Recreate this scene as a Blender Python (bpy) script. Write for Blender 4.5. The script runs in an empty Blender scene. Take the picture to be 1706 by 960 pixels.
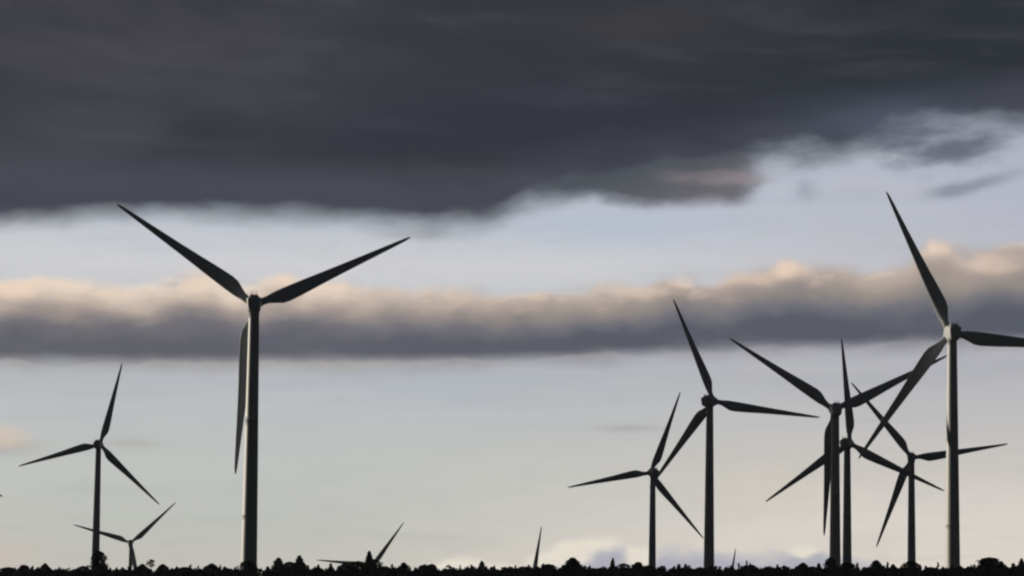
import bpy, bmesh, math, random
import numpy as np
from mathutils import Matrix, Vector
R = math.radians
scene = bpy.context.scene
col = scene.collection

# ------------------------------------------------------------------ camera
FOC, CX, CY, YH, EYE = 5000.0, 853.0, 480.0, 975.0, 1.7      # photograph pixels
pitch, roll = math.atan((YH - CY) / FOC), R(0.7)
fw = np.array([0, math.cos(pitch), math.sin(pitch)])
r0 = np.array([1.0, 0, 0]); u0 = np.cross(r0, fw)
rt = r0 * math.cos(roll) + u0 * math.sin(roll)
up = u0 * math.cos(roll) - r0 * math.sin(roll)
cam = bpy.data.cameras.new('camera'); cam_o = bpy.data.objects.new('camera', cam); col.objects.link(cam_o)
M = Matrix(((rt[0], up[0], -fw[0], 0), (rt[1], up[1], -fw[1], 0), (rt[2], up[2], -fw[2], EYE), (0, 0, 0, 1)))
cam_o.matrix_world = M
cam.sensor_width = 36.0; cam.lens = 36.0 * FOC / 1706.0
cam.clip_start = 0.5; cam.clip_end = 60000
scene.camera = cam_o

def ray(px, py):
    v = fw + rt * (px - CX) / FOC - up * (py - CY) / FOC
    return v
def at(px, py, depth):
    return np.array([0, 0, EYE]) + depth * ray(px, py)
def sky(px, py):
    """photograph pixel -> sky coordinates (azimuth, elevation) in units of 1/5000 rad, y down"""
    v = ray(px, py); v = v / np.linalg.norm(v)
    return 853 + 5000 * math.atan2(v[0], v[1]), 975 - 5000 * math.asin(v[2])

# ------------------------------------------------------------------ light
SUN_AZ, SUN_EL = R(-66), R(9)          # azimuth from +Y (view direction), clockwise
sd = bpy.data.lights.new('sun', 'SUN'); so = bpy.data.objects.new('sun', sd); col.objects.link(so)
sd.energy = 5.0; sd.angle = R(0.5); sd.color = (1.0, 0.88, 0.70)
sv = Vector((math.sin(SUN_AZ) * math.cos(SUN_EL), math.cos(SUN_AZ) * math.cos(SUN_EL), math.sin(SUN_EL)))
so.rotation_euler = sv.to_track_quat('Z', 'Y').to_euler(); so.location = (0, 0, 200)

scene.view_settings.view_transform = 'Standard'; scene.view_settings.look = 'None'
scene.view_settings.exposure = 0; scene.view_settings.gamma = 1
scene.view_settings.use_curve_mapping = False
scene.render.engine = 'CYCLES'
scene.cycles.filter_width = 2.3
scene.cycles.max_bounces = 5
scene.cycles.volume_bounces = 0
scene.cycles.use_denoising = True

# ------------------------------------------------------------------ sky
W = bpy.data.worlds.new('World'); scene.world = W; W.use_nodes = True
nt = W.node_tree; nt.nodes.clear()
def lin(c):
    f = lambda x: x / 12.92 if x <= 0.04045 else ((x + 0.055) / 1.055) ** 2.4
    return tuple(f(x / 255.0) for x in c) + (1.0,)
class S:
    def __init__(s, sock): s.k = sock
    def __add__(a, b): return mth('ADD', a, b)
    def __radd__(a, b): return mth('ADD', a, b)
    def __sub__(a, b): return mth('SUBTRACT', a, b)
    def __rsub__(a, b): return mth('SUBTRACT', b, a)
    def __mul__(a, b): return mth('MULTIPLY', a, b)
    def __rmul__(a, b): return mth('MULTIPLY', a, b)
    def __truediv__(a, b): return mth('DIVIDE', a, b)
    def __neg__(a): return mth('MULTIPLY', a, -1.0)
def put(sock, v):
    if isinstance(v, S): nt.links.new(v.k, sock)
    else: sock.default_value = v
def mth(op, a, b=None, clamp=False):
    n = nt.nodes.new('ShaderNodeMath'); n.operation = op; n.use_clamp = clamp
    put(n.inputs[0], a)
    if b is not None: put(n.inputs[1], b)
    return S(n.outputs[0])
def smooth(x, lo, hi):                 # 0 at lo, 1 at hi
    n = nt.nodes.new('ShaderNodeMapRange'); n.interpolation_type = 'SMOOTHSTEP'
    put(n.inputs['Value'], x); put(n.inputs['From Min'], lo); put(n.inputs['From Max'], hi)
    return S(n.outputs['Result'])
def mix(f, a, b):
    n = nt.nodes.new('ShaderNodeMix'); n.data_type = 'RGBA'; n.clamp_factor = True
    put(n.inputs[0], f)
    for s, v in ((n.inputs[6], a), (n.inputs[7], b)):
        put(s, v if isinstance(v, S) else lin(v))
    return S(n.outputs[2])
def noise(x, y, sx, sy, seed, detail=3.0, rough=0.5, dist=0.0):   # about -1 .. 1
    c = nt.nodes.new('ShaderNodeCombineXYZ'); put(c.inputs[0], x * (1.0 / sx)); put(c.inputs[1], y * (1.0 / sy)); c.inputs[2].default_value = seed
    n = nt.nodes.new('ShaderNodeTexNoise'); n.inputs['Scale'].default_value = 1.0
    n.inputs['Detail'].default_value = detail; n.inputs['Roughness'].default_value = rough; n.inputs['Distortion'].default_value = dist
    nt.links.new(c.outputs[0], n.inputs['Vector'])
    return (S(n.outputs[0]) - 0.5) * 3.0
def curve(x, pts, conv=True):          # points in photograph pixels -> value in sky coordinates
    p = [sky(*q) for q in pts] if conv else pts
    n = nt.nodes.new('ShaderNodeFloatCurve'); c = n.mapping.curves[0]
    q = [((a + 600) / 2900.0, (b + 200) / 1400.0) for a, b in p]
    c.points[0].location = q[0]; c.points[1].location = q[-1]
    for a in q[1:-1]: c.points.new(*a)
    for k in c.points: k.handle_type = 'AUTO_CLAMPED'
    n.mapping.update()
    put(n.inputs['Value'], mth('MULTIPLY', x + 600.0, 1 / 2900.0, True))
    return S(n.outputs[0]) * 1400.0 - 200.0
def ramp(x, stops):
    n = nt.nodes.new('ShaderNodeValToRGB'); e = n.color_ramp.elements
    n.color_ramp.interpolation = 'B_SPLINE' if False else 'EASE'
    e[0].position, e[0].color = stops[0][0], lin(stops[0][1]); e[1].position, e[1].color = stops[-1][0], lin(stops[-1][1])
    for p, c in stops[1:-1]:
        k = e.new(p); k.color = lin(c)
    n.color_ramp.interpolation = 'LINEAR'
    put(n.inputs[0], x)
    return S(n.outputs[0])
def blob(px, py, rx, ry, x=None, y=None, rot=0.0):    # soft round bump, 1 in the middle
    u, v = sky(px, py)
    dx, dy = (x or P) - u, (y or Q) - v
    if rot:
        c, s = math.cos(rot), math.sin(rot)
        dx, dy = dx * c + dy * s, dy * c - dx * s
    dx, dy = dx * (1 / rx), dy * (1 / ry)
    return mth('EXPONENT', -(dx * dx + dy * dy))

tc = nt.nodes.new('ShaderNodeTexCoord'); sep = nt.nodes.new('ShaderNodeSeparateXYZ')
nt.links.new(tc.outputs['Generated'], sep.inputs[0])
X, Y, Z = (S(sep.outputs[i]) for i in range(3))
AZ = mth('ARCTAN2', X, Y)
P = AZ * 5000.0 + 853.0
Q = 975.0 - mth('ARCSINE', Z) * 5000.0

# shared wobble
w1 = noise(P, Q, 260, 130, 1.3, 4, .55)
w2 = noise(P, Q, 70, 45, 7.7, 4, .6)
w4 = noise(P, Q, 95, 60, 17.7, 2, .45)
w3 = noise(P, Q, 420, 60, 3.1, 3, .5)

f0 = noise(P, Q, 26, 17, 41.0, 3, .5)
# clear evening sky behind the clouds
gq = lambda v: (v - 200) / 800.0
t = (Q - 200.0 + w1 * 10.0) * (1 / 800.0)
left = ramp(t, [(gq(200), (184, 190, 208)), (gq(380), (198, 203, 214)), (gq(450), (216, 216, 221)), (gq(630), (187, 190, 198)),
                (gq(690), (197, 202, 206)), (gq(780), (204, 208, 206)), (gq(880), (207, 210, 204)), (gq(960), (212, 210, 200))])
right = ramp(t, [(gq(200), (180, 181, 200)), (gq(380), (188, 189, 204)), (gq(450), (192, 190, 200)), (gq(600), (186, 186, 195)),
                 (gq(690), (204, 202, 204)), (gq(780), (220, 215, 209)), (gq(860), (240, 233, 225)), (gq(960), (248, 237, 222))])
clear = mix(smooth(P + w1 * 120.0 + (Q - 700.0) * 1.2, 600.0, 1600.0), left, right)
bluish = mth('MAXIMUM', blob(1010, 375, 190, 30), blob(760, 640, 260, 40) * 0.6)
clear = mix(bluish * 0.35, clear, (178, 192, 216))
clear = mix(smooth(w3, 0.15, 0.9) * 0.28, clear, (205, 200, 196))
clear = mix(smooth(-w3 + w1 * 0.3, 0.2, 0.9) * 0.22, clear, (168, 174, 186))
s1 = noise(P + Q * 1.5, Q, 330, 26, 61.0, 4, .55); s2 = noise(P, Q, 120, 40, 65.0, 4, .55)
clear = mix(smooth(s1, .0, .9) * .26, clear, (212, 210, 206))
clear = mix(smooth(-s1, .0, .9) * .24, clear, (172, 180, 184))
clear = mix(smooth(s2, .1, .9) * .20, clear, (184, 194, 188))
clear = mix(smooth(-s2, .1, .9) * .18, clear, (204, 196, 198))
C = clear
# thin far streaks
for a in ((1050, 713, 60, 7, (172, 166, 172), .55), (215, 742, 55, 9, (176, 174, 174), .5), (560, 610, 200, 6, (205, 192, 184), .4),
          (480, 655, 90, 6, (205, 208, 214), .35), (930, 655, 120, 8, (200, 200, 196), .3), (1280, 820, 110, 40, (224, 214, 196), .35),
          (10, 925, 50, 25, (222, 204, 194), .5)):
    C = mix(blob(*a[:4], y=Q + w1 * 10.0) * a[5], C, a[4])
# small cumulus at the left edge
Pw, Qw = P + w2 * 14.0, Q + w2 * 9.0
C = mix(blob(12, 742, 54, 13, y=Qw) * .6, C, (182, 174, 170))
C = mix(smooth(blob(10, 727, 38, 22, Pw, Qw) + w4 * .12, .1, 1.05) * .75, C, (226, 208, 192))
# cloud low over the treeline
lowtop = curve(P, [(-500, 965), (650, 955), (720, 936), (775, 922), (850, 934), (900, 916), (950, 895), (1010, 892), (1060, 904), (1110, 905), (1200, 912), (1290, 916),
                   (1340, 908), (1400, 920), (1450, 925), (1500, 935), (1560, 950), (1650, 962), (2200, 965)])
lo = Q - lowtop + w2 * 12.0
mlow = smooth(lo, -4.0, 16.0)
cl = mix(smooth(lo + w2 * 8.0, 4.0, 34.0), (224, 219, 218), (186, 187, 203))
for a in ((770, 934, 40, 20), (835, 944, 30, 10), (955, 911, 50, 20), (1000, 902, 40, 14), (940, 928, 50, 16), (1066, 924, 26, 30), (1341, 918, 27, 17), (720, 946, 40, 10), (690, 930, 60, 8), (912, 938, 40, 12), (1500, 945, 40, 10)):
    cl = mix(smooth(blob(*a, x=Pw, y=Qw) + f0 * .12, .08, .75) * .97, cl, (255, 247, 230))
C = mix(mlow * .95, C, cl)

# long cumulus bank
top = curve(P, [(-500, 455), (0, 462), (60, 455), (130, 464), (230, 464), (300, 452), (345, 452), (390, 470), (470, 455), (520, 468), (640, 466), (760, 476), (900, 480),
                (980, 476), (1060, 474), (1130, 452), (1180, 462), (1260, 440), (1310, 420), (1370, 436), (1440, 436), (1510, 432), (1562, 396), (1610, 412), (1706, 402), (2200, 400)])
bot = curve(P, [(-500, 606), (0, 606), (300, 607), (600, 606), (900, 601), (1100, 592), (1300, 583), (1500, 578), (1706, 570), (2200, 565)])
def puff(x, y): return noise(x, y, 78, 46, 12.4, 2.5, .45, .0)
p0 = puff(P, Q); p1 = puff(P - 9.0, Q - 8.0)
shade = p0 - p1                                      # side facing the low sun at the left
h = (Q - top + w2 * 5.0) / (bot - top)               # 0 at the top, 1 at the flat base
mtop = smooth(Q - top + p0 * 17.0, -6.0, 20.0)
mbot = smooth(bot - Q + w1 * 8.0 + w4 * 6.0 + w2 * 4.0, -24.0, 20.0)
hl = h + p0 * 0.07 + w1 * 0.10 + w4 * .05
bl = ramp(hl, [(0.0, (232, 222, 214)), (.11, (243, 225, 208)), (.21, (232, 211, 195)), (.31, (204, 186, 174)), (.41, (166, 152, 147)),
               (.55, (113, 109, 119)), (.72, (88, 88, 104)), (.88, (87, 87, 103)), (.96, (112, 108, 119)), (1.0, (154, 148, 150))])
br = ramp(hl, [(0.0, (196, 186, 184)), (.12, (197, 179, 169)), (.28, (170, 155, 148)), (.42, (145, 136, 134)), (.56, (112, 110, 121)),
               (.70, (82, 85, 101)), (.87, (80, 83, 100)), (.95, (104, 105, 119)), (1.0, (142, 140, 150))])
B = mix(smooth(P + w1 * 60.0, 350.0, 1250.0), bl, br)
topw = smooth(h, .5, .05)
B = mix(smooth(shade, .05, .5) * topw * .40, B, (246, 220, 196))
B = mix(smooth(-shade, .05, .5) * topw * .38, B, (140, 130, 132))
for a in ((1562, 412, 30, 20, .9), (1308, 441, 40, 24, .85), (1655, 440, 50, 17, .5), (1245, 462, 60, 16, .45), (1132, 466, 22, 14, .6), (325, 466, 34, 20, .7), (470, 468, 30, 13, .75),
          (25, 482, 45, 18, .8), (95, 470, 40, 12, .55), (170, 476, 50, 14, .6), (560, 482, 70, 14, .4), (1060, 488, 60, 14, .4)):
    B = mix(smooth(blob(*a[:4], x=P + p0 * 12.0, y=Q + p0 * 9.0) * (f0 * .3 + 1.0), .05, 1.0) * a[4], B, (250, 222, 200))
B = mix(smooth(w3 + w2 * .4, .0, 1.0) * .38, B, (126, 122, 132))
B = mix(smooth(-w3 + w4 * .4, .1, 1.0) * smooth(h, .3, .6) * .30, B, (76, 78, 92))
B = mix(smooth(w4 + w2 * .3, .1, .9) * smooth(h, .45, .1) * .40, B, (186, 170, 164))
C = mix(mtop * mbot, C, B)

# torn wisps under the dark deck at the right
wp = noise(P + Q * 0.6, Q, 82, 36, 21.0, 4, .52)
C = mix(smooth(blob(1565, 246, 120, 36) + wp * .42, .15, 1.0) * .9, C, (84, 88, 107))
C = mix(smooth(blob(1490, 222, 110, 30) + wp * .3, .2, 1.1) * .7, C, (84, 88, 106))
C = mix(smooth(blob(1632, 306, 80, 14, rot=-.26) + blob(1572, 318, 44, 15) * .5 + w2 * .22, .12, 1.25) * .62, C, (112, 116, 134))
C = mix(blob(1345, 319, 20, 17, Pw, Qw) * .42, C, (132, 134, 152))
C = mix(blob(1440, 318, 50, 14, Pw, Qw) * .15, C, (150, 152, 168))

# dark deck overhead
edge = curve(P, [(-500, 352), (0, 352), (200, 346), (420, 343), (560, 350), (680, 362), (790, 366), (835, 352), (880, 330), (930, 320), (1010, 308), (1100, 296), (1180, 286), (1255, 264),
                 (1330, 262), (1430, 250), (1500, 222), (1600, 212), (1706, 206), (2200, 190)])
tb = curve(P, [(-500, 200), (860, 290), (900, 326), (980, 326), (1060, 334), (1120, 341), (1180, 339), (1240, 330), (1275, 312), (1300, 280), (2200, 180)])
tong = smooth(tb - Q + w4 * 10.0 + w2 * 7.0, -20.0, 16.0) * smooth(P + w2 * 22.0, 1285.0, 1225.0)
tcol = mix(smooth(P, 950.0, 1240.0), (70, 72, 84), (104, 100, 108))
C = mix(tong, C, tcol)
C = mix(smooth(blob(1195, 296, 95, 13, Pw, Qw) + w2 * .1, .1, .9) * .75, C, (150, 138, 142))
# away from the gap over the wind farm the deck comes down to the horizon
azd = mth('ABSOLUTE', AZ + R(28)) * (180 / math.pi)
drop = smooth(azd, 46.0, 75.0) * 900.0
edge = edge + drop + smooth(P, 1000.0, 700.0) * 12.0
w5 = noise(P + Q * .8, Q, 150, 52, 51.0, 4, .55)
rag = smooth(P, 250.0, 1150.0)
dm = edge - Q + w1 * 7.0 + w4 * 9.0 + w5 * (rag * 15.0 + 4.0) + w2 * (rag * 5.0 + 2.0)
deckm = smooth(dm, -28.0 - rag * 10.0, 24.0 + rag * 12.0)
d1 = noise(P, Q, 640, 150, 31.0, 4, .5, .5); d2 = noise(P, Q, 300, 46, 34.0, 3, .5)
D = mix(smooth(P, 100.0, 1700.0), (60, 61, 69), (40, 45, 52))
D = mix(blob(120, 40, 420, 90) * .5, D, (80, 74, 81))
d3 = noise(P - Q * 1.2, Q, 210, 64, 37.0, 4, .55)
D = mix(smooth(d1, -.2, .8) * .75, D, (44, 49, 57))
D = mix(smooth(-d1, -.1, .8) * .6, D, (72, 75, 83))
D = mix(smooth(d2, .0, .8) * .42, D, (76, 75, 84))
D = mix(smooth(d3, .0, .8) * .40, D, (44, 48, 55))
D = mix(smooth(-d3, .1, .9) * .34, D, (78, 78, 89))
D = mix(blob(900, 205, 420, 45, y=Q + w1 * 20.0) * .6, D, (45, 49, 61))
D = mix(blob(1070, 45, 170, 36, y=Q + w1 * 20.0) * .5, D, (68, 64, 65))
D = mix(blob(300, 300, 420, 34, y=Q + w1 * 16.0) * .45, D, (76, 76, 87))
D = mix(smooth(dm, 110.0, 10.0) * .45, D, (78, 81, 96))
D = mix(blob(1480, 200, 120, 34, Pw, Qw) * .55, D, (82, 90, 109))
D = mix(smooth(mth('MAXIMUM', azd * (1 / 80.0), (853.0 - Q) * (1 / 1900.0)), .55, 1.0) * .9, D, (30, 32, 38))
C = mix(deckm, C, D)

bg1 = nt.nodes.new('ShaderNodeBackground'); bg2 = nt.nodes.new('ShaderNodeBackground')
st = nt.nodes.new('ShaderNodeTexSky'); st.sky_type = 'NISHITA'; st.sun_disc = False
st.sun_elevation = SUN_EL; st.sun_rotation = SUN_AZ; st.altitude = 300; st.dust_density = 2.0
nt.links.new(st.outputs[0], bg1.inputs[0]); bg1.inputs[1].default_value = 0.08
nt.links.new(C.k, bg2.inputs[0]); bg2.inputs[1].default_value = 1.0
ms = nt.nodes.new('ShaderNodeMixShader'); out = nt.nodes.new('ShaderNodeOutputWorld')
cover = mth('MAXIMUM', deckm, 0.88)      # high haze veils the clear sky, the deck hides it
nt.links.new(cover.k, ms.inputs[0]); nt.links.new(bg1.outputs[0], ms.inputs[1]); nt.links.new(bg2.outputs[0], ms.inputs[2])
nt.links.new(ms.outputs[0], out.inputs['Surface'])

# ------------------------------------------------------------------ materials
def material(name, base, rough=.6, var=.25, scale=3.0, spec=.4, stretch=None):
    m = bpy.data.materials.new(name); m.use_nodes = True
    n = m.node_tree; b = n.nodes['Principled BSDF']
    b.inputs['Roughness'].default_value = rough; b.inputs['Specular IOR Level'].default_value = spec
    t = n.nodes.new('ShaderNodeTexCoord'); mp = n.nodes.new('ShaderNodeMapping'); nz = n.nodes.new('ShaderNodeTexNoise'); cr = n.nodes.new('ShaderNodeValToRGB')
    if stretch: mp.inputs['Scale'].default_value = stretch
    nz.inputs['Scale'].default_value = scale; nz.inputs['Detail'].default_value = 5
    cr.color_ramp.elements[0].color = tuple(c * (1 - var) for c in base) + (1,); cr.color_ramp.elements[0].position = .3
    cr.color_ramp.elements[1].color = tuple(c * (1 + var) for c in base) + (1,); cr.color_ramp.elements[1].position = .7
    n.links.new(t.outputs['Object'], mp.inputs[0]); n.links.new(mp.outputs[0], nz.inputs['Vector'])
    n.links.new(nz.outputs[0], cr.inputs[0]); n.links.new(cr.outputs[0], b.inputs['Base Color'])
    return m
paint = material('weathered_grey_paint', (.36, .38, .405), .5, .12, .6, .4, (1, 1, .12))
blade_paint = material('blade_paint', (.30, .325, .355), .5, .12, .5, .4, (1, 1, .1))
metal = material('dark_metal', (.12, .12, .12), .5, .2)
grass = material('rough_grass', (.05, .055, .028), 1.0, .4, .25, .0)
leaf = material('conifer_foliage', (.040, .050, .026), .9, .35, 2.0, .0)
leaf2 = material('broadleaf_foliage', (.044, .052, .024), .9, .35, 2.0, .0)
heath = material('gorse_foliage', (.040, .046, .024), .95, .35, 1.0, .0)
bark = material('bark', (.06, .048, .038), .9, .3, 6.0, .1, (1, 1, .3))

def link(name, me, mat=None, parent=None):
    o = bpy.data.objects.new(name, me); col.objects.link(o)
    if mat and me is not None and not me.materials: me.materials.append(mat)
    if parent: o.parent = parent
    return o
def from_bm(bm, name, smooth=False):
    me = bpy.data.meshes.new(name); bm.normal_update(); bm.to_mesh(me); bm.free()
    if smooth: me.polygons.foreach_set('use_smooth', [True] * len(me.polygons))
    return me
def loft(bm, rings, cap=True):
    vs = [[bm.verts.new(p) for p in r] for r in rings]
    for a, b in zip(vs, vs[1:]):
        n = len(a)
        for i in range(n): bm.faces.new((a[i], a[(i + 1) % n], b[(i + 1) % n], b[i]))
    if cap:
        bm.faces.new(vs[0][::-1]); bm.faces.new(vs[-1])
def circle(r, z, n=32): return [(r * math.cos(2 * math.pi * i / n), r * math.sin(2 * math.pi * i / n), z) for i in range(n)]
def tube(bm, a, b, ra, rb, n=8):
    a, b = Vector(a), Vector(b); d = (b - a).normalized()
    s = d.cross(Vector((.31, .95, .05))).normalized(); t = d.cross(s)
    loft(bm, [[p + (s * math.cos(2 * math.pi * i / n) + t * math.sin(2 * math.pi * i / n)) * r for i in range(n)] for p, r in ((a, ra), (b, rb))])

# ------------------------------------------------------------------ turbines: where they stand
HUB_H, OH, TILT, RAD = 67.0, 4.2, R(5), 40.0
# hub position (x, y, z), yaw of the rotor axis, angle of the first blade clockwise from up
TURB = [
 ((-60.4, 701.6, 66.4), -4.0, -54.8, 'tallest wind turbine at left with two blades raised in a wide V, sunlit tower edge'),
 ((112.8, 769.8, 67.6), 0.0, -24.8, 'large wind turbine at right with sunlit tower edge, one blade leaving the frame'),
 ((-193.4, 1416.1, 65.2), 1.6, 14.4, 'slim wind turbine at far left whose tower stands behind a tall rounded tree'),
 ((-252.0, 2007.7, 26.4), -5.6, 46.7, 'small distant wind turbine low beside the far left tower, blades in a flat V'),
 ((-218.0, 1098.0, 54.2), 0.0, 124.9, 'wind turbine beyond the left frame edge showing only a blade tip'),
 ((65.3, 1392.1, 54.2), -11.3, 18.9, 'shorter wind turbine with the leftmost tower of the right-hand group'),
 ((73.0, 1078.6, 68.3), 21.9, -21.3, 'wind turbine on the second tower of the right-hand group, one blade pointing right'),
 ((102.1, 947.0, 58.0), -0.3, -56.4, 'wind turbine in the right-hand cluster with one blade hanging down beside its tower'),
 ((128.3, 1133.4, 56.3), 20.2, -3.6, 'wind turbine in the right-hand cluster with one blade pointing straight up'),
 ((166.4, 1243.8, 56.1), 8.6, -38.7, 'wind turbine just left of the large right turbine, lower blade pointing down left'),
 ((-99.9, 2191.9, 13.8), -0.6, 35.7, 'distant wind turbine with hub at treetop level, one blade flat and one slanting up'),
 ((17.9, 2283.3, 6.9), 0.0, 9.5, 'distant wind turbine hidden by the treeline except one upright blade near the centre'),
 ((182.6, 2512.9, -5.1), 0.0, 9.0, 'faintest wind turbine, only a pale blade tip above low cloud between the towers'),
]
roots = []
for (hx, hy, hz), yaw, ph, lab in TURB:
    y = R(yaw); ct, stt = math.cos(TILT), math.sin(TILT)
    roots.append((hx - OH * math.sin(y) * ct, hy - OH * math.cos(y) * ct, hz - OH * stt - HUB_H))

# ------------------------------------------------------------------ ground
def z0(x, y):
    return np.interp(y, [-3000, 0, 600, 900, 1400, 2000, 2600, 6000, 20000], [0, 0, 0, -3, -12, -38, -66, -110, -170]) + np.clip(2.64 + x * .0123, .5, 5) * np.exp(-((y - 470) / 62.0) ** 2 / 2)
pts = np.array(roots); SG = 190.0
Kx = lambda A, B: np.exp(-((A[:, None, :2] - B[None, :, :2]) ** 2).sum(-1) / (2 * SG * SG))
wts = np.linalg.solve(Kx(pts, pts) + 1e-3 * np.eye(len(pts)), pts[:, 2] - z0(pts[:, 0], pts[:, 1]))
def ground_z(x, y):
    x, y = np.atleast_1d(np.asarray(x, float)), np.atleast_1d(np.asarray(y, float))
    far = np.clip((y - 560) / 110.0, 0, 1); far = far * far * (3 - 2 * far)
    z = z0(x, y) + far * (Kx(np.stack([x, y], 1), pts) @ wts)
    z = np.where(y > 620, np.minimum(z, 1.7 - .0006 * y), z)          # the plain behind never rises over the crest
    return z + .12 * np.sin(x * .11 + y * .05) + .1 * np.sin(x * .043 - y * .07 + 1)
ys = np.concatenate([np.linspace(-400, 380, 40), np.linspace(390, 720, 67), np.linspace(735, 2700, 110), np.geomspace(2800, 6000, 16)])
xs = np.concatenate([-np.geomspace(4500, 420, 20), np.linspace(-400, 400, 101), np.geomspace(420, 4500, 20)])
gx, gy = np.meshgrid(xs, ys); gz = ground_z(gx.ravel(), gy.ravel())
nx, ny = len(xs), len(ys)
me = bpy.data.meshes.new('ground')
me.from_pydata(np.stack([gx.ravel(), gy.ravel(), gz], 1).tolist(), [], [(j * nx + i, j * nx + i + 1, (j + 1) * nx + i + 1, (j + 1) * nx + i) for j in range(ny - 1) for i in range(nx - 1)])
me.polygons.foreach_set('use_smooth', [True] * len(me.polygons))
g = link('ground', me, grass); g['kind'] = 'structure'

# ------------------------------------------------------------------ turbine parts
def blade_mesh():
    bm = bmesh.new(); rings = []
    st_ = [(1.2, 1.75, 1.0, 0), (2.3, 1.75, 1.0, 0), (3.4, 1.9, .88, 14), (4.8, 2.7, .55, 14), (6.4, 3.45, .38, 12.5), (8.0, 3.6, .31, 11), (10, 3.45, .28, 9.5), (13, 3.15, .25, 7.5),
           (17, 2.65, .23, 5.5), (22, 2.12, .21, 3.6), (27, 1.68, .19, 2.2), (32, 1.25, .18, 1.1), (36, .92, .17, .4), (38.5, .66, .17, 0), (39.5, .42, .17, 0), (40, .12, .2, 0)]
    n = 24
    for r, c, th, tw in st_:
        k = min(1, max(0, (r - 2.3) / 4.5)); ring = []          # 0 round root .. 1 aerofoil
        for i in range(n):
            a = 2 * math.pi * i / n
            cxr, cyr = c / 2 * math.cos(a), c * th / 2 * math.sin(a)
            s = (1 - math.cos(a)) / 2                             # 0 trailing .. 1 leading
            xs_ = c * (.70 - s)
            prof = 5 * (.2969 * math.sqrt(max(0, 1 - s)) - .126 * (1 - s) - .3516 * (1 - s) ** 2 + .2843 * (1 - s) ** 3 - .1015 * (1 - s) ** 4) if False else 0
            q = 1 - s                                              # distance from the leading edge as seen below is s'
            le = s if False else 1 - q
            u = 1 - le                                            # 0 at leading edge, 1 at trailing edge
            tt = 5 * th * c * (.2969 * math.sqrt(u) - .126 * u - .3516 * u * u + .2843 * u ** 3 - .1036 * u ** 4)
            cam_ = .03 * c * 4 * u * (1 - u)
            xa, ya = c * (u - .30), (tt if math.sin(a) >= 0 else -tt) - cam_
            x, y = cxr * (1 - k) + xa * k, cyr * (1 - k) + ya * k
            t = R(tw); x, y = x * math.cos(t) - (-y) * math.sin(t) * -1, y * math.cos(t) - x * math.sin(t)
            ring.append((x, y, r))
        rings.append(ring)
    loft(bm, rings); bmesh.ops.recalc_face_normals(bm, faces=bm.faces)
    return from_bm(bm, 'blade', True)
def tower_mesh():
    bm = bmesh.new(); rings = []
    r = lambda z: 1.98 + (1.22 - 1.98) * z / 65.2
    for z in np.linspace(0, 65.2, 40): rings.append((r(z), z))
    for zj in (18, 40): rings += [(r(zj - .14), zj - .14), (r(zj) + .012, zj - .13), (r(zj) + .012, zj + .13), (r(zj + .14), zj + .14)]
    rings.sort(key=lambda q: q[1]); rings.append((1.32, 65.21)); rings.append((1.32, 65.6))
    loft(bm, [circle(a, z, 40) for a, z in rings]); return from_bm(bm, 'tower', True)
def nacelle_mesh():
    bm = bmesh.new(); rings = []
    def sec(y, w, ht, hb, k):
        # rounded trapezoid, narrower at the bottom
        p = []
        for i in range(28):
            a = 2 * math.pi * i / 28; c, s = math.cos(a), math.sin(a); e = .45
            x = math.copysign(abs(c) ** e, c); z = math.copysign(abs(s) ** e, s)
            p.append((x * w / 2 * (1 + .13 * z) * 1.0, y, (ht * z if z > 0 else hb * z) + k))
        return p
    for y, w, ht, hb, k in ((-5.9, 2.2, 1.1, .9, .2), (-5.75, 2.7, 1.5, 1.25, .15), (-5.0, 3.1, 1.8, 1.6, .1), (-3, 3.3, 1.95, 1.85, 0), (1.2, 3.3, 1.95, 1.85, 0), (2.2, 3.1, 1.85, 1.75, 0), (2.75, 2.6, 1.5, 1.5, 0)):
        rings.append(sec(y, w, ht, hb, k))
    loft(bm, rings); bmesh.ops.recalc_face_normals(bm, faces=bm.faces); return from_bm(bm, 'nacelle', False)
def hub_mesh():
    bm = bmesh.new(); rings = []
    for y, r in ((-1.5, 1.25), (-1.35, 1.5), (0, 1.62), (.8, 1.5), (1.5, 1.15), (2.0, .7), (2.25, .3)):
        rings.append([(r * math.cos(2 * math.pi * i / 28), y, r * math.sin(2 * math.pi * i / 28)) for i in range(28)])
    for k in range(3):
        a = k * 2 * math.pi / 3
        tube(bm, (0, 0, 0), (1.75 * math.sin(a), 0, 1.75 * math.cos(a)), .98, .95, 20)
    loft(bm, rings); bmesh.ops.recalc_face_normals(bm, faces=bm.faces); return from_bm(bm, 'hub', True)
def mast_mesh():
    bm = bmesh.new()
    tube(bm, (-.5, -4.6, 1.8), (-.5, -4.6, 3.0), .05, .04); tube(bm, (.5, -4.6, 1.8), (.5, -4.6, 3.0), .05, .04); tube(bm, (-.75, -4.6, 2.7), (.75, -4.6, 2.7), .035, .035)
    for x in (-.5, .5): tube(bm, (x, -4.6, 3.0), (x, -4.6, 3.15), .13, .13)
    return from_bm(bm, 'weather_mast')
def cooler_mesh():
    bm = bmesh.new()
    q = lambda y, z, w: [(-w, y, z), (w, y, z)]
    loft(bm, [[(-1.0, -3.9, z), (1.0, -3.9, z), (1.0 - d, -1.6 - d, z), (-1.0 + d, -1.6 - d, z)] for z, d in ((1.85, 0), (2.3, .05), (2.42, .2))])
    bmesh.ops.recalc_face_normals(bm, faces=bm.faces); return from_bm(bm, 'roof_vent')
MB, MT, MN, MH, MM, MC = blade_mesh(), tower_mesh(), nacelle_mesh(), hub_mesh(), mast_mesh(), cooler_mesh()
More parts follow.
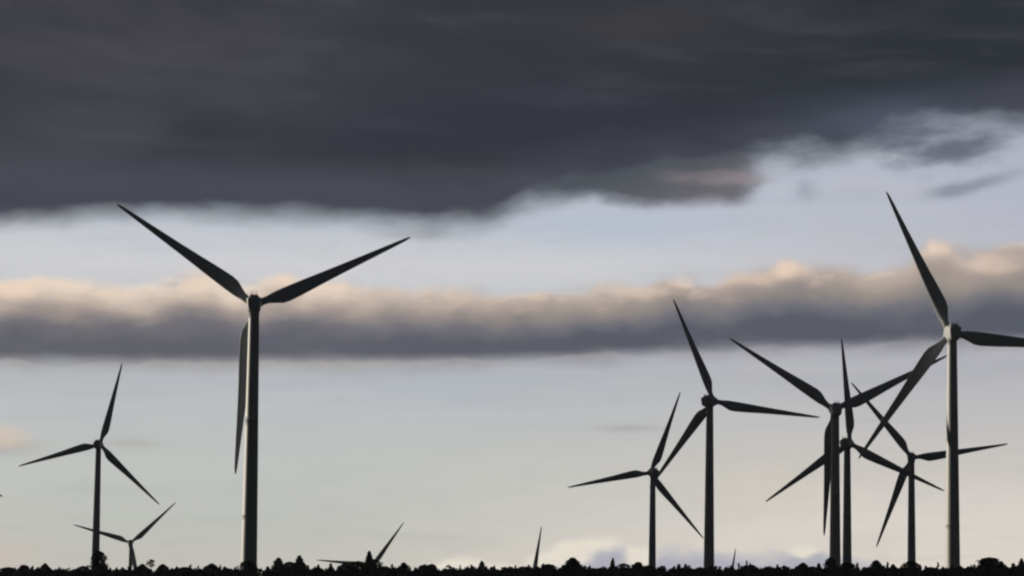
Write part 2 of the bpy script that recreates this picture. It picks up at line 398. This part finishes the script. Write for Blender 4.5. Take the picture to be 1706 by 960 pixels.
for me_, m_ in ((MB, blade_paint), (MT, paint), (MN, paint), (MH, blade_paint), (MM, metal), (MC, paint)): me_.materials.append(m_)
RX = Matrix.Rotation(TILT, 4, 'X')
for (hub, yaw, ph, lab), base in zip(TURB, roots):
    e = bpy.data.objects.new('wind_turbine', None); col.objects.link(e); e.empty_display_size = 3
    e.location = base; e.rotation_euler = (0, 0, -R(yaw))
    e['label'] = lab; e['category'] = 'wind turbine'; e['group'] = 'wind turbines standing behind the treeline'
    link('tower', MT, None, e)
    top_ = Matrix.Translation((0, 0, HUB_H)) @ RX
    n = link('nacelle', MN, None, e); n.matrix_basis = top_
    link('weather_mast', MM, None, n); link('roof_vent', MC, None, n)
    hb = link('hub', MH, None, e); hb.matrix_basis = top_ @ Matrix.Translation((0, OH, 0)) @ Matrix.Rotation(R(ph), 4, 'Y')
    for k in range(3):
        b = link('blade', MB, None, e); b.matrix_basis = top_ @ Matrix.Translation((0, OH, 0)) @ Matrix.Rotation(R(ph + 120 * k), 4, 'Y')

# ------------------------------------------------------------------ trees of the treeline
rnd = random.Random(4)
def leaves(prof, n, size, seed, clumps=26, squash=1.0):
    """foliage as many small leaf faces gathered in clumps; prof(z) = crown radius at height z (0..1)"""
    rg = random.Random(seed); V, Fc = [], []
    cs = []; f1, f2, f3 = (rg.uniform(0, 6.28) for _ in range(3))
    base = prof
    lump = lambda a, z: 1 + .24 * math.sin(a * 2 + f1 + z * 3) + .16 * math.sin(a * 5 + f2 + 11 * z) + .12 * math.sin(f3 + 17 * z)
    for i in range(clumps):
        z = rg.random() ** .8; r = prof(z); a = rg.uniform(0, 6.283); d = r * math.sqrt(rg.uniform(.1, 1))
        cs.append((d * math.cos(a), d * math.sin(a), z, max(.05, r * rg.uniform(.3, .6))))
    while len(Fc) < n:
        if rg.random() < .5:
            c = rg.choice(cs); p = [c[k] + rg.gauss(0, c[3] * .6) for k in range(3)]
            p[2] = c[2] + (p[2] - c[2]) * .6
        else:
            z = rg.random() ** .9; r = prof(z); a = rg.uniform(0, 6.283); d = r * math.sqrt(rg.uniform(0, 1.1)); p = [d * math.cos(a), d * math.sin(a), z]
        if not 0 < p[2] < 1.01: continue
        if math.hypot(p[0], p[1]) > (prof(min(1, p[2])) * 1.12 + .012) * lump(math.atan2(p[1], p[0]), p[2]): continue
        s = size * rg.uniform(.6, 1.3)
        u = Vector((rg.gauss(0, 1), rg.gauss(0, 1), rg.gauss(0, .7))).normalized(); v = u.cross(Vector((rg.gauss(0, 1), rg.gauss(0, 1), rg.gauss(0, 1)))).normalized()
        P_ = Vector(p); k = len(V)
        V += [P_ - u * s * .5, P_ + v * s * .32, P_ + u * s * .6, P_ - v * s * .32]; Fc.append((k, k + 1, k + 2, k + 3))
    return V, Fc
KIND = {   # crown profile over 0..1 of crown height, crown base as a share of tree height
 'spire': (lambda z: .5 * (1 - z) ** .95 * min(1, z * 6 + .3) + .02, .08),
 'cone': (lambda z: .5 * (1 - z ** 1.5) ** .9 * min(1, z * 6 + .3) + .02, .10),
 'round': (lambda z: .5 * math.sqrt(max(0, 1 - (2 * z - 1) ** 2 if z > .5 else 1 - .35 * (2 * z - 1) ** 2)) + .01, .15),
 'ragged': (lambda z: .5 * (max(0, 1 - z ** 4)) ** .6 * (1 + .18 * math.sin(z * 9)) + .01, .12),
 'column': (lambda z: .5 * max(0, 1 - (max(0, z - .55) / .45) ** 2.6) ** .5 * min(1, z * 4 + .5) + .01, .08),
 'thin': (lambda z: .5 * math.sqrt(max(0, 1 - (2 * z - 1) ** 2)) + .005, .72),
}
TM = {}
for kd, (pf, cb) in KIND.items():
    for v in range(5):
        n = {'thin': 260, 'spire': 1500}.get(kd, 3000)
        V, Fc = leaves(pf, n, .078 if kd != 'thin' else .18, hash((len(kd), v)) + ord(kd[0]) * 7, 18 + 5 * v)
        me = bpy.data.meshes.new('crown'); me.from_pydata([(x, y, cb + z * (1 - cb)) for x, y, z in V], [], Fc); me.materials.append(leaf if kd in ('spire', 'cone') else leaf2)
        bm = bmesh.new(); rg = random.Random(v + 9)
        tr = .022 if kd != 'thin' else .012
        tube(bm, (0, 0, -.04), (.008, 0, .45), tr, tr * .7); tube(bm, (.008, 0, .45), (0, .006, .93), tr * .7, tr * .15)
        for k in range(12 if kd != 'thin' else 5):
            z = cb + (1 - cb) * rg.uniform(.02, .8); a = rg.uniform(0, 6.28); r = pf((z - cb) / (1 - cb)) * .8
            tube(bm, (0, 0, z), (r * math.cos(a), r * math.sin(a), min(.98, z + r * (.5 if kd not in ('spire', 'cone') else .12))), tr * .4, tr * .1, 5)
        mt = from_bm(bm, 'trunk', True); mt.materials.append(bark)
        TM[kd, v] = (me, mt)

# treetops traced from the photograph: x, y of the top, width in pixels, kind
TOPS = [(14, 947, 26, 'round'), (39, 943, 17, 'round'), (54, 945, 5, 'thin'), (75, 941, 20, 'cone'), (124, 951, 22, 'ragged'), (139, 945, 22, 'ragged'), (165, 921, 27, 'column'),
 (191, 954, 12, 'spire'), (237, 942, 24, 'cone'), (252, 934, 15, 'thin'), (271, 942, 20, 'cone'), (309, 947, 32, 'ragged'), (353, 941, 26, 'cone'), (380, 949, 26, 'round'), (413, 936, 26, 'column'),
 (446, 946, 14, 'spire'), (464, 932, 18, 'cone'), (483, 938, 20, 'ragged'), (499, 928, 19, 'cone'), (530, 948, 26, 'round'), (551, 941, 12, 'spire'), (576, 941, 22, 'ragged'), (597, 937, 22, 'ragged'),
 (615, 921, 17, 'spire'), (622, 934, 22, 'round'), (641, 946, 26, 'round'), (673, 940, 18, 'cone'), (706, 943, 18, 'ragged'), (719, 942, 20, 'ragged'), (749, 950, 14, 'spire'), (785, 948, 18, 'round'), (803, 937, 13, 'spire'),
 (818, 947, 9, 'spire'), (850, 946, 14, 'spire'), (871, 946, 24, 'round'), (914, 942, 28, 'round'), (954, 932, 30, 'cone'), (983, 944, 7, 'spire'), (1001, 948, 24, 'ragged'), (1021, 932, 11, 'spire'),
 (1039, 941, 24, 'ragged'), (1063, 939, 24, 'cone'), (1082, 944, 20, 'round'), (1102, 945, 17, 'cone'), (1131, 942, 11, 'spire'), (1142, 942, 11, 'spire'), (1165, 948, 24, 'ragged'), (1198, 950, 18, 'spire'), (1213, 949, 12, 'cone'),
 (1244, 936, 6, 'spire'), (1252, 943, 27, 'cone'), (1281, 946, 24, 'round'), (1299, 950, 7, 'thin'), (1338, 940, 27, 'cone'), (1364, 941, 13, 'spire'), (1384, 931, 19, 'column'), (1412, 939, 27, 'round'),
 (1441, 949, 16, 'ragged'), (1460, 936, 27, 'cone'), (1488, 942, 15, 'cone'), (1503, 947, 18, 'round'), (1518, 937, 26, 'ragged'), (1552, 947, 26, 'round'), (1611, 948, 18, 'ragged'), (1630, 945, 16, 'cone'), (1649, 931, 36, 'round'), (1668, 938, 16, 'cone'), (1688, 941, 15, 'spire'),
 (1702, 933, 15, 'cone')]
MARK = [(-1, "the photo's left edge", "the photo's left edge"), (162, 'the slim far left tower', ''), (218, 'the small distant turbine at left', ''), (414, "the tallest turbine's tower", ''), (617, 'the turbine hub at treetop level', ''),
        (890, 'the lone upright blade near the centre', ''), (1085, 'the leftmost tower of the right-hand group', ''), (1181, 'the second tower of the right-hand group', ''),
        (1400, 'the close pair of towers', ''), (1518, 'the tower just left of the large right turbine', ''), (1586, "the large right turbine's tower", ''), (1707, "the photo's right edge", '')]
ORD = ['first', 'second', 'third', 'fourth', 'fifth', 'sixth', 'seventh', 'eighth', 'ninth']
DESC = {'spire': 'thin spiky conifer', 'cone': 'pointed dark conifer', 'round': 'dark round-topped tree', 'ragged': 'dark ragged-topped tree', 'column': 'tall dark rounded tree', 'thin': 'thin-stemmed sapling with a sparse crown'}
def where(i):
    x = TOPS[i][0]
    k = max(j for j in range(len(MARK)) if MARK[j][0] <= x)
    same = sorted(t[0] for t in TOPS if MARK[k][0] <= t[0] < MARK[k + 1][0]); n = same.index(x)
    if n <= len(same) - 1 - n: return ('%s treetop right of %s' if k else '%s treetop from %s') % (ORD[n], MARK[k][1])
    n = len(same) - 1 - n
    return ('%s treetop left of %s' if k + 1 < len(MARK) - 1 else '%s treetop from %s') % (ORD[n], MARK[k + 1][1])
SPECIAL = {165: 'tall dark rounded tree standing in front of the slim far left tower', 252: 'thin-stemmed sapling with a small see-through crown between two conifers',
           413: "tall dark rounded tree at the foot of the tallest turbine's tower", 615: 'sharp dark spire tree rising in front of the low distant turbine hub',
           1649: 'broadest round-topped dark tree, right of the large right turbine'}
for i, (px, py, w, kd) in enumerate(TOPS):
    d = rnd.uniform(530, 592)
    q = at(px, py, d); x, y, zt = q
    gz_ = float(ground_z(x, y)[0]); hgt = zt - gz_ + .08
    wid = w * d / FOC * {'spire': 2.7, 'cone': 2.3, 'round': 1.4, 'ragged': 1.5, 'column': 1.15, 'thin': 1.0}[kd]
    e = bpy.data.objects.new({'spire': 'conifer_tree', 'cone': 'conifer_tree', 'thin': 'sapling'}.get(kd, 'broadleaf_tree'), None); col.objects.link(e)
    e.location = (x, y, gz_); e.rotation_euler = (0, 0, rnd.uniform(0, 6.28)); e.scale = (wid, wid, hgt)
    e['label'] = SPECIAL.get(px) or DESC[kd] + ', ' + where(i); e['category'] = 'tree'; e['group'] = 'trees along the bottom edge'
    cm, tm = TM[kd, i % 5]
    link('trunk', tm, None, e); link('crown', cm, None, e)

# low thicket between and before the trees
rg = random.Random(11); V, Fc = [], []
for k in range(1900):
    y = rg.uniform(468, 585); x = rg.uniform(-.205, .205) * y
    z = float(ground_z(x, y)[0])
    ztop = EYE + (975 + x / y * 5000 * math.tan(roll) - (953.5 - x / y * 12 + rg.gauss(0, 2.8) - 2.2)) / 5000 * y
    wd = rg.uniform(.5, 1.1)
    if k % 9 == 0: ztop += rg.uniform(3, 9) / 5000 * y; wd = rg.uniform(.16, .34)      # young conifer leaders
    hh = max(.5, min(4.2, ztop - z))
    for j in range(int(26 + 16 * hh)):
        zz = rg.random() ** .8; rr = wd * math.sqrt(max(.02, 1 - zz ** 2)) * math.sqrt(rg.random()); a = rg.uniform(0, 6.283)
        p = Vector((x + rr * math.cos(a), y + rr * math.sin(a), z + zz * hh)); s = rg.uniform(.16, .34)
        u = Vector((rg.gauss(0, 1), rg.gauss(0, 1), rg.gauss(0, 1))).normalized(); v = u.cross(Vector((rg.gauss(0, 1), rg.gauss(0, 1), rg.gauss(0, 1)))).normalized()
        b = len(V); V += [p - u * s, p + v * s * .6, p + u * s, p - v * s * .6]; Fc.append((b, b + 1, b + 2, b + 3))
me = bpy.data.meshes.new('thicket'); me.from_pydata(V, [], Fc)
o = link('thicket', me, heath); o['kind'] = 'stuff'; o['label'] = 'dark low thicket filling the bottom edge between the trees'; o['category'] = 'undergrowth'

# ------------------------------------------------------------------ evening haze
bm = bmesh.new(); bmesh.ops.create_cube(bm, size=1.0)
me = from_bm(bm, 'haze'); hz = bpy.data.objects.new('haze', me)
hm = bpy.data.materials.new('haze'); hm.use_nodes = True; hn = hm.node_tree; hn.nodes.clear()
pv = hn.nodes.new('ShaderNodeVolumePrincipled'); ho = hn.nodes.new('ShaderNodeOutputMaterial')
pv.inputs['Color'].default_value = (.66, .78, 1.0, 1); pv.inputs['Density'].default_value = 3.2e-5; pv.inputs['Anisotropy'].default_value = 0.0
hn.links.new(pv.outputs[0], ho.inputs['Volume']); me.materials.append(hm)
HAZE = True
if HAZE:
    col.objects.link(hz); hz['kind'] = 'stuff'
    hz.location = (0, 2800, 10); hz.scale = (9100, 6600, 260)      # z from -120 to 140

# ------------------------------------------------------------------ unseen clouds added beyond the left edge to shade the far turbines and treeline
from mathutils import noise as mn
sh, ph_ = np.array([math.sin(SUN_AZ), math.cos(SUN_AZ)]), np.array([math.cos(SUN_AZ), -math.sin(SUN_AZ)])
cm_ = bpy.data.materials.new('shade_cloud'); cm_.use_nodes = True; cn = cm_.node_tree; cn.nodes.clear()
v_ = cn.nodes.new('ShaderNodeVolumePrincipled'); o_ = cn.nodes.new('ShaderNodeOutputMaterial')
v_.inputs['Color'].default_value = (.9, .9, .92, 1); v_.inputs['Density'].default_value = .02
cn.links.new(v_.outputs[0], o_.inputs['Volume'])
def cloud(along, perp, size, lift, seed):
    bm = bmesh.new(); bmesh.ops.create_icosphere(bm, subdivisions=5, radius=1.0)
    for v in bm.verts:
        c = v.co.normalized()
        q = Vector([math.copysign(abs(t) ** .6, t) for t in c])
        k = 1 + .09 * mn.fractal(c * 3.0 + Vector((seed, 0, 0)), 1.0, 2.0, 4)
        v.co = Vector((q.x * size[0], q.y * size[1], q.z * size[2])) * k
    me = from_bm(bm, 'shade_cloud', True); me.materials.append(cm_)
    o = bpy.data.objects.new('shade_cloud', me); col.objects.link(o); o['kind'] = 'structure'
    o.location = (sh[0] * along + ph_[0] * perp, sh[1] * along + ph_[1] * perp, lift)
    o.rotation_euler = (0, 0, math.atan2(sh[1], sh[0]))
cloud(2830, 1750, (230, 905, 120), 2500 * math.tan(SUN_EL) + 50, 0)  # unseen, placed and sized to keep sun off the far turbines
cloud(1900, 470, (170, 112, 55), 1700 * math.tan(SUN_EL) + 5, 4)  # smaller unseen one, added to put the treeline in shade
